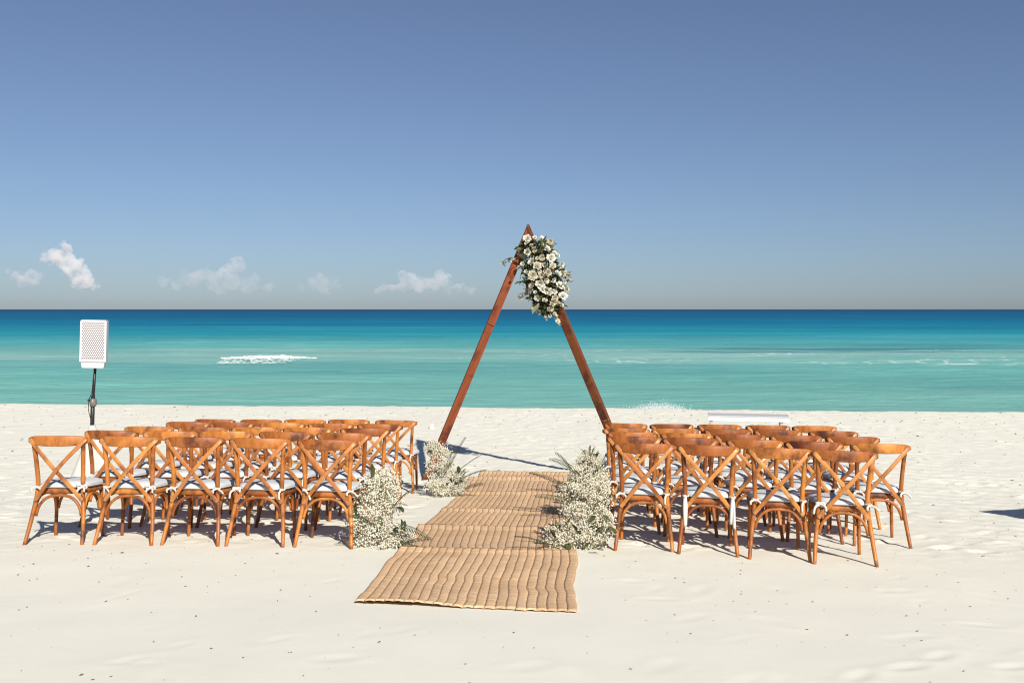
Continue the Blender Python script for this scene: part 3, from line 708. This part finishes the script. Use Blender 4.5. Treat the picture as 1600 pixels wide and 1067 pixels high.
for zx, zy, r_ in FL:
    e = max(0, 1 - ((zx - axis_x(zy)) / 215) ** 2); y = -.09 - .20 * math.sqrt(e) * max(.35, math.sin(math.pi * min(1, max(.08, (zy - 80) / 900)))) - rr.uniform(-.03, .03)
    nrm = Vector(((zx - axis_x(zy)) / 260 + rr.uniform(-.6, .6), -1, .2 + rr.uniform(-.6, .6))).normalized()
    link('blossom', rr.choice(ROSES), fa, zpt(zx, zy, y), nrm.to_track_quat('Z', 'Y').to_euler(), r_ * ZF * rr.uniform(.74, 1.0))
for i in range(34):                                                     # the seaward side of the bunch
    zy = rr.uniform(180, 800); zx = axis_x(zy) + rr.uniform(-150, 150); nrm = Vector((rr.uniform(-.6, .6), 1, rr.uniform(-.2, .5))).normalized()
    link('blossom', rr.choice(ROSES), fa, zpt(zx, zy, rr.uniform(.08, .17)), nrm.to_track_quat('Z', 'Y').to_euler(), rr.uniform(22, 42) * ZF)
# dark backing foliage, too dense to count
mb = MB()
for i in range(1700):
    zy = 215 + 670 * rr.random(); half = 175 * math.sin(math.pi * min(1, (zy - 60) / 880)) ** .6
    zx = axis_x(zy) + rr.uniform(-1, 1) * half; e = max(0, 1 - ((zx - axis_x(zy)) / (half + 1)) ** 2)
    y = rr.uniform(-.06 - .16 * math.sqrt(e), .05 + .08 * e); c = zpt(zx, zy, y); L = rr.uniform(.025, .05); q = Euler((rr.uniform(0, 6), rr.uniform(0, 6), rr.uniform(0, 6))).to_matrix()
    vs = [c + q @ Vector(p) * L for p in ((0, -1, 0), (.42, 0, .1), (0, 1, 0), (-.42, 0, .1))]; mb.add(vs, [(0, 1, 2, 3)])
fo = link('foliage', mb.mesh('foliage', M_LEAF), fa); fo['kind'] = 'stuff'
for i in range(170):                                                    # separate leaves round the edge and between the roses
    zy = rr.uniform(190, 880); half = 190 * math.sin(math.pi * min(1, (zy - 50) / 900)) ** .6
    s = rr.choice((-1, 1)); zx = axis_x(zy) + (s * half * rr.uniform(.75, 1.05) if i % 2 else rr.uniform(-1, 1) * half)
    d = Vector((rr.uniform(-.4, .4) + s * .7, rr.uniform(-.9, .1), rr.uniform(-.8, .5))).normalized()
    rot = d.to_track_quat('Y', 'Z').to_euler(); rot.rotate_axis('Y', rr.uniform(-1.2, 1.2))
    link('leaf', rr.choice(LEAVES), fa, zpt(zx, zy, -.08 - (.24 if i % 2 == 0 else .06) * rr.random()), rot, rr.uniform(.6, 1.0))
for zx, zy, dx, dz, m_ in ((300, 400, -.75, .55, 0), (180, 370, -.95, -.4, 0), (430, 330, .1, .75, 1), (450, 260, .45, .8, 1), (270, 590, -.7, -.3, 1), (420, 800, -.5, -.7, 0), (330, 690, -.95, -.25, 0)):
    d = Vector((dx, -.35, dz)).normalized(); rot = d.to_track_quat('Y', 'Z').to_euler(); rot.rotate_axis('Y', rr.uniform(-.5, .5)); link('leaf', BIGLEAF[m_], fa, zpt(zx, zy, -.16), rot, rr.uniform(.8, 1.05))
for pts in ([(230, 380), (170, 385), (120, 405), (85, 425)], [(380, 700), (330, 690), (290, 715), (250, 740)], [(430, 770), (400, 810), (370, 845), (400, 870)], [(520, 800), (510, 850), (495, 900), (475, 915)], [(560, 830), (570, 890), (585, 940), (600, 975)], [(660, 600), (690, 570), (710, 565)], [(660, 540), (680, 520), (690, 515)]):
    mb = MB(); P = bez([zpt(a, b, -.12) for a, b in pts], 8); mb.tube(P, .0028, 4)   # trailing sprigs
    for p in P[2:]:
        for q in range(3):
            L = rr.uniform(.018, .034); e = Euler((rr.uniform(0, 6), rr.uniform(0, 6), rr.uniform(0, 6))).to_matrix(); c = p + Vector((rr.uniform(-.03, .03), rr.uniform(-.03, .03), rr.uniform(-.03, .03)))
            mb.mi = 1 if rr.random() < .55 else 2; mb.add([c + e @ Vector(v) * L for v in ((0, -1, 0), (.55, 0, .15), (0, 1, 0), (-.55, 0, .15))], [(0, 1, 2, 3)])
        mb.mi = 0
    link('trailing_sprig', mb.mesh('trailing_sprig', [M_STEM, M_LEAF2, M_PETAL2]), fa)

# ------------------------------------------------------------------ baby's breath bouquets standing on the sand
def bouquet(x, y, label, tops, ferns, leaves, seed, dens=1.0):
    """tops: (dx, dy, dz, radius) clouds of tiny flowers; everything grows from one base"""
    r = random.Random(seed); root = empty('flower_bouquet', (x, y, H(x, y) - .01)); tag(root, label, 'flowers', 'white bouquets along the aisle')
    fl = MB(); st = MB(); OCT = ((1, 0, 0), (-1, 0, 0), (0, 1, 0), (0, -1, 0), (0, 0, .7), (0, 0, -.7)); OF = ((0, 2, 4), (2, 1, 4), (1, 3, 4), (3, 0, 4), (2, 0, 5), (1, 2, 5), (3, 1, 5), (0, 3, 5))
    for (dx, dy, dz, R_) in tops:
        c0 = Vector((dx, dy, dz)); base = Vector((dx * .2 + r.uniform(-.03, .03), dy * .2 + .04, .0))
        st.tube(bez([base, base.lerp(c0, .5) + Vector((r.uniform(-.03, .03), 0, .03)), c0], 5), .003, 4)
        for k in range(int(40 * dens)):                                     # sprays
            d = Vector((r.gauss(0, 1), r.gauss(0, 1), r.gauss(0, 1))).normalized(); c = c0 + d * R_ * r.random() ** .45
            if c.z < .015: c.z = .015 + r.random() * .03
            hub = c0.lerp(c, .45); st.add([hub, hub + Vector((.0035, 0, 0)), c], [(0, 1, 2)])
            for q in range(14):
                p = c + Vector((r.gauss(0, 1), r.gauss(0, 1), r.gauss(0, 1))) * .021
                if p.z < .005: p.z = .005
                s = r.uniform(.0052, .0098); e = Euler((r.uniform(0, 6), r.uniform(0, 6), 0)).to_matrix()
                fl.add([p + e @ Vector(v) * s for v in OCT], OF, False)
                t = p - (p - c) * .2; st.add([c, c + Vector((.0018, .0018, 0)), t], [(0, 1, 2)])
    a = link('tiny_blossoms', fl.mesh('tiny_blossoms', M_BREATH), root); a['kind'] = 'stuff'
    b = link('fine_stems', st.mesh('fine_stems', M_STEM), root); b['kind'] = 'stuff'
    for (dx, dy, dz, ux, uy, uz, k, s) in ferns:
        d = Vector((ux, uy, uz)).normalized(); rot = d.to_track_quat('Y', 'Z').to_euler(); rot.rotate_axis('Y', r.uniform(-.6, .6)); link('fern_frond', FERNS[k], root, (dx + .07 * ux, dy - .05, dz + .04 * uz), rot, s * 1.25)
    for i in range(leaves):
        t = r.choice(tops); d = Vector((r.uniform(-1, 1), r.uniform(-1, .3), r.uniform(-.6, .9))).normalized(); rot = d.to_track_quat('Y', 'Z').to_euler()
        link('leaf', LEAVES[r.choice((0, 2))], root, (t[0] + d.x * t[3] * .6, t[1] + d.y * t[3] * .7, max(.03, t[2] + d.z * t[3] * .6)), rot, r.uniform(.8, 1.3))
bouquet(-1.10, 8.30, 'largest low bouquet at the aisle beside the back row, speaker side',
        [(-.13, 0, .15, .15), (.02, -.05, .12, .15), (-.12, .02, .34, .15), (.0, 0, .36, .16), (-.06, .02, .50, .13), (.07, .08, .50, .12), (.12, -.05, .10, .12), (.20, -.06, .09, .10), (-.02, .1, .56, .10), (.10, .06, .36, .10), (-.2, .02, .22, .09)],
        [(.02, -.12, .22, -.6, -.5, .1, 1, .9), (.10, -.12, .26, .8, -.4, -.5, 0, .8), (.12, -.1, .06, .9, -.5, .05, 0, .8), (.06, -.1, .34, .7, -.3, .3, 1, .9)], 26, 1)
bouquet(-.80, 11.85, 'bouquet with long fern fronds at the foot of the arch, speaker side',
        [(-.14, 0, .14, .13), (.0, -.04, .13, .15), (.13, 0, .13, .13), (-.12, .05, .34, .13), (.02, .02, .33, .14), (-.10, .08, .54, .10), (-.02, .08, .50, .09), (-.16, .08, .60, .08), (.17, 0, .24, .10)],
        [(.0, -.06, .32, .55, -.2, .75, 2, .9), (.08, -.08, .30, .85, -.2, .45, 2, .8), (.1, -.06, .22, .95, -.3, .15, 0, .9), (.0, -.1, .28, .3, -.4, .5, 0, .8), (.16, -.06, .12, .9, -.4, .0, 1, .9)], 24, 2)
bouquet(.58, 8.30, 'wide low bouquet at the aisle beside the back row, bench side',
        [(-.16, -.02, .12, .14), (.0, -.06, .12, .15), (.13, 0, .13, .15), (.12, .03, .34, .15), (-.03, .05, .30, .15), (.16, .06, .50, .13), (.04, .08, .48, .13), (-.2, -.05, .07, .10), (.18, .02, .24, .11)],
        [(-.20, -.10, .08, -.95, -.3, .05, 0, .75), (-.05, -.12, .26, -.8, -.4, .3, 1, .8), (.05, -.14, .05, .4, -.8, .05, 1, .7)], 24, 3)
bouquet(.75, 10.05, 'feathery bouquet at the aisle beside the middle row, bench side',
        [(-.13, 0, .14, .14), (.06, 0, .14, .15), (.02, .02, .36, .16), (.16, .05, .36, .14), (.10, .05, .48, .12), (-.08, .06, .44, .11), (-.2, .02, .30, .10)],
        [(-.14, -.08, .36, -.9, -.3, .25, 2, .8), (-.12, -.08, .22, -.95, -.3, .0, 0, .9), (-.06, -.08, .45, -.8, -.2, .5, 1, 1), (0, -.12, .3, -.5, -.6, -.2, 0, .8)], 26, 4)
bouquet(.93, 11.95, 'rounded bouquet at the aisle by the arch foot, bench side',
        [(-.1, 0, .13, .14), (.08, 0, .13, .14), (-.1, .02, .28, .13), (.08, .04, .29, .13), (-.06, .04, .40, .11), (.06, .05, .42, .10), (.0, .05, .47, .08), (.16, .03, .34, .09), (-.17, 0, .22, .09)],
        [(-.1, -.1, .34, -.9, -.2, .2, 0, .9), (-.02, -.12, .32, .7, -.4, .2, 1, .9), (.08, -.08, .36, .6, -.2, .6, 1, .7), (-.05, -.1, .40, .4, -.2, .5, 1, .6)], 26, 5)

# ------------------------------------------------------------------ loudspeaker on its stand
SX_, SY_ = -5.47, 13.0; g0 = H(SX_, SY_); sc = SY_ / 1555.6
st = empty('speaker_stand', (SX_, SY_, g0)); tag(st, 'black pole stand with white cloth cover under the white loudspeaker', 'stand')
def pz(py): return CAM_H - (py - 483) * sc - g0
def px_(p): return (p - 800) * sc - SX_
mb = MB(); mb.tube([(px_(143.4), 0, pz(690)), (px_(145.2), 0, pz(618))], .0265, 12); link('lower_tube', mb.mesh('lower_tube', M_BLACK), st)
mb = MB(); mb.tube([(px_(145), 0, pz(632)), (px_(149), 0, pz(570))], .0175, 12); link('pole', mb.mesh('pole', M_BLACK), st)
mb = MB(); mb.tube([(px_(145.3), 0, pz(634)), (px_(145.5), 0, pz(622))], .040, 12); mb.box((px_(149), -.01, pz(628)), (.03, .06, .07), .005); link('clamp', mb.mesh('clamp', M_GREY), st)
mb = MB(); mb.tube([(px_(141.5), 0, pz(625)), (px_(139.8), 0, pz(625))], .011, 8, up=(0, 1, 0)); mb.tube([(px_(139.6), 0, pz(625)), (px_(137.6), 0, pz(625))], .019, 10, up=(0, 1, 0)); link('knob', mb.mesh('knob', M_BLACK), st)
mb = MB(); mb.tube(bez([(px_(143.2), -.04, pz(652)), (px_(140.5), -.045, pz(638)), (px_(141.5), -.04, pz(622)), (px_(145), -.03, pz(612)), (px_(147.5), -.03, pz(585))], 16), .005, 6); link('cable', mb.mesh('cable', M_BLACK), st)
# stretch-cloth cover over the three feet of the tripod
mb = MB(); n = 36; zt = pz(663.5); rings = 9; vs = []
for j in range(rings + 1):
    t = j / rings; z = zt * (1 - t) - .03 * t
    for i in range(n):
        a = 2 * math.pi * i / n; lobe = .5 + .5 * math.cos(3 * (a + .5)); rad = .036 + (.13 + .20 * lobe) * t * (.8 + .2 * t)
        rad += .006 * math.sin(a * 9 + t * 3) * t; vs.append((px_(144.5 + 6 * t) + rad * math.cos(a), rad * math.sin(a), z + .05 * (1 - lobe) * (t > .99)))
mb.add(vs, [(j * n + i, j * n + (i + 1) % n, (j + 1) * n + (i + 1) % n, (j + 1) * n + i) for j in range(rings) for i in range(n)]); mb.add([vs[i] for i in range(n)], [tuple(range(n))])
link('cloth_cover', mb.mesh('cloth_cover', mat_plain('off_white_stretch_cloth', (.50, .485, .43), .9, .05, 14, .2)), st)
sp = empty('loudspeaker', (px_(149) + SX_, SY_, pz(574) + g0), (0, R(1.2), R(7))); tag(sp, 'white loudspeaker with perforated front on a black pole', 'loudspeaker')
Wd, Hd = 40 * sc, 66 * sc; KS = sc / .01221
def slab(front, back, z_lo, z_hi, wl, wh, bev=.015):
    vs = []
    for z, w in ((z_lo, wl), (z_hi, wh)): vs += [(-w / 2, front, z), (w / 2, front, z), (w / 2 * .72, back, z), (-w / 2 * .72, back, z)]
    me = bpy.data.meshes.new('t'); me.from_pydata(vs, [], [(0, 3, 2, 1), (4, 5, 6, 7), (0, 1, 5, 4), (1, 2, 6, 5), (2, 3, 7, 6), (3, 0, 4, 7)]); bm = bmesh.new(); bm.from_mesh(me); bpy.data.meshes.remove(me)
    bmesh.ops.bevel(bm, geom=bm.edges[:], offset=bev, segments=2, affect='EDGES'); bm.verts.index_update()
    out = [tuple(v.co) for v in bm.verts], [[v.index for v in f.verts] for f in bm.faces]; bm.free(); return out
fz = 8.5 * sc
mb = MB(); mb.add(*slab(-.14, .14, fz + .001, fz + Hd, Wd, Wd * .985, .012), smooth=False); link('cabinet', mb.mesh('cabinet', M_SPK), sp)
mb = MB(); mb.add(*slab(-.130, .11, .0, fz - .001, Wd * .80, Wd * .88, .006), smooth=False); link('foot', mb.mesh('foot', M_SPK), sp)
gz0, gz1 = fz + Hd * .09, fz + Hd * .965; gw = Wd * .88
mb = MB(); mb.box((.005, -.1405, (gz0 + gz1) / 2), (gw, .010, gz1 - gz0), .004); gr = link('grille', mb.mesh('grille', M_GRILLE), sp)
mb = MB(); rows, cols = 22, 11
for j in range(rows):
    for i in range(cols):
        x = .005 + (i - (cols - 1) / 2 + (.25 if j % 2 else -.25)) * gw * .93 / cols; z = gz0 + (j + .5) * (gz1 - gz0) / rows
        mb.tube([(x, -.1445, z), (x, -.1465, z)], .0082, 6, up=(0, 0, 1), smooth=False)
ho = link('grille_holes', mb.mesh('grille_holes', M_HOLE), gr); ho['kind'] = 'stuff'

# ------------------------------------------------------------------ low white bench by the water
bx, by = 4.55, 19.2; bz = H(bx, by); bn = empty('bench', (bx, by, bz), (0, 0, R(-11))); tag(bn, 'low white bench standing on the sand close to the water', 'bench')
sb = by / 1555.6; bt = CAM_H - (647.5 - 483) * sb - bz
mb = MB(); mb.box((0, 0, bt - .0125), (1.52, .50, .025), .004); link('bench_top', mb.mesh('bench_top', mat_plain('grey_white_board', (.43, .42, .43), .7, .06, 10)), bn)  # top board coloured greyer than the white aprons
for yy in (-.235, .235):
    mb = MB(); mb.box((0, yy, bt - .027 - .0375), (1.50, .022, .075), .004); link('apron', mb.mesh('apron', M_WHITE), bn)
for xx in (-.738, .738):
    mb = MB(); mb.box((xx, 0, bt - .027 - .0375), (.022, .444, .075), .004); link('apron', mb.mesh('apron', M_WHITE), bn)
for xx in (-.70, .62):
    for yy in (-.19, .19):
        mb = MB(); hh = bt - .04; mb.box((xx, yy, hh / 2 - .03), (.055, .055, hh + .06), .006, Euler((0, R(6 if xx < 0 else -6) * .6, 0))); link('leg', mb.mesh('leg', M_LEGW), bn)

# ------------------------------------------------------------------ half-buried plastic cup, seaweed scraps
cx, cy = -1.58, 19.6; mb = MB(); n = 14; prof = [(.045, -.03), (.043, .02), (.037, .075), (.030, .105), (.0, .108)]
vs = [(rad * math.cos(2 * math.pi * i / n), rad * math.sin(2 * math.pi * i / n), z) for rad, z in prof for i in range(n)]
mb.add(vs, [(r_ * n + i, r_ * n + (i + 1) % n, (r_ + 1) * n + (i + 1) % n, (r_ + 1) * n + i) for r_ in range(len(prof) - 1) for i in range(n)])
mb.tube([(.052 * math.cos(a), .052 * math.sin(a), .004) for a in [2 * math.pi * i / 14 for i in range(14)]], .006, 5, closed=True)
tag(link('plastic_cup', mb.mesh('plastic_cup', M_CUP), loc=(cx, cy, H(cx, cy)), rot=(R(8), R(5), 0)), 'small pale plastic cup upside down in the sand beyond the chairs', 'cup')
mb = MB(); r = random.Random(77)
def sand_z(x, y):
    i = min(max(int(np.searchsorted(xs, x)), 1), nx - 1); j = min(max(int(np.searchsorted(ysg, y)), 1), ny - 1)
    tx = (x - xs[i - 1]) / (xs[i] - xs[i - 1]); ty = (y - ysg[j - 1]) / (ysg[j] - ysg[j - 1])
    return float((Z[j - 1, i - 1] * (1 - tx) + Z[j - 1, i] * tx) * (1 - ty) + (Z[j, i - 1] * (1 - tx) + Z[j, i] * tx) * ty)
for i in range(2600):
    y = 4.7 + 19.5 * r.random() ** .75 if i > 90 else r.uniform(4.7, 9); x = r.uniform(-.6, .6) * y
    if abs(x - aisle_x(y)) < .85 and 5.9 < y < 14.2: continue
    L = min(.030, .003 + abs(r.gauss(0, .0075))) * (.35 + y * .065); a = r.uniform(0, 6.3); z = sand_z(x, y) + .003; w = L * r.uniform(.25, .7); mb.mi = 0
    ca, sa = math.cos(a), math.sin(a)
    def w2(u, v, h): return (x + u * ca - v * sa, y + u * sa + v * ca, z + h)
    mb.add([w2(-L, 0, 0), w2(-L * .2, -w, 0), w2(L, -w * .2, .002), w2(L * .3, w, 0), w2(0, 0, L * r.uniform(.15, .5))], [(0, 1, 4), (1, 2, 4), (2, 3, 4), (3, 0, 4)], False)
tag(link('seaweed_scraps', mb.mesh('seaweed_scraps', M_WEED)), 'dry brown scraps of seaweed strewn over the sand', kind='stuff')

# ------------------------------------------------------------------ square parasol that stands beside the picture; its shadow reaches in
kx, ky = -to_sun.x / to_sun.z, -to_sun.y / to_sun.z
hh = 2.15; cxn, cyn = 5.13 - hh * kx, 10.93 - hh * ky; half = 1.25; ang = R(-27.5)
pc = Vector((cxn, cyn)) + Vector((math.cos(ang), math.sin(ang))) * half * math.sqrt(2)
gz = H(pc.x, pc.y); pr = empty('beach_parasol', (pc.x, pc.y, gz), (0, 0, ang + R(45))); tag(pr, 'square white beach parasol on a wooden pole beside the chairs', 'parasol')
top = 2.0 + 2.15 - gz - 2.0 + H(5.13, 10.93)
mb = MB(); mb.tube([(0, 0, -.1), (0, 0, top + .45)], .024, 10); link('pole', mb.mesh('pole', M_POLE), pr)
mb = MB(); N = 10; vs = []
for j in range(N + 1):
    for i in range(N + 1):
        u, v = -1 + 2 * i / N, -1 + 2 * j / N; m_ = max(abs(u), abs(v)); vs.append((u * half, v * half, top + .42 * (1 - m_) - .03 * math.sin(math.pi * abs(u)) * math.sin(math.pi * abs(v))))
fs = [(j * (N + 1) + i, j * (N + 1) + i + 1, (j + 1) * (N + 1) + i + 1, (j + 1) * (N + 1) + i) for j in range(N) for i in range(N)]
mb.add(vs, fs); cn = link('canopy', mb.mesh('canopy', M_CANVAS), pr)
mb = MB(); edge = [(-1 + 2 * i / 24, -1) for i in range(24)] + [(1, -1 + 2 * i / 24) for i in range(24)] + [(1 - 2 * i / 24, 1) for i in range(24)] + [(-1, 1 - 2 * i / 24) for i in range(24)]
vs = [(a * half * 1.003, b * half * 1.003, top + .004) for a, b in edge] + [(a * half * 1.003, b * half * 1.003, top - .10 - .05 * abs(math.sin(i * math.pi / 4))) for i, (a, b) in enumerate(edge)]
n = len(edge); mb.add(vs, [(i, (i + 1) % n, n + (i + 1) % n, n + i) for i in range(n)]); link('valance', mb.mesh('valance', M_CANVAS), pr)
for a, b in ((1, 1), (1, -1), (-1, 1), (-1, -1)):
    mb = MB(); mb.tube([(0, 0, top + .40), (a * half * .98, b * half * .98, top - .012)], .010, 6); link('rib', mb.mesh('rib', M_POLE), pr)
bpy.context.view_layer.update()
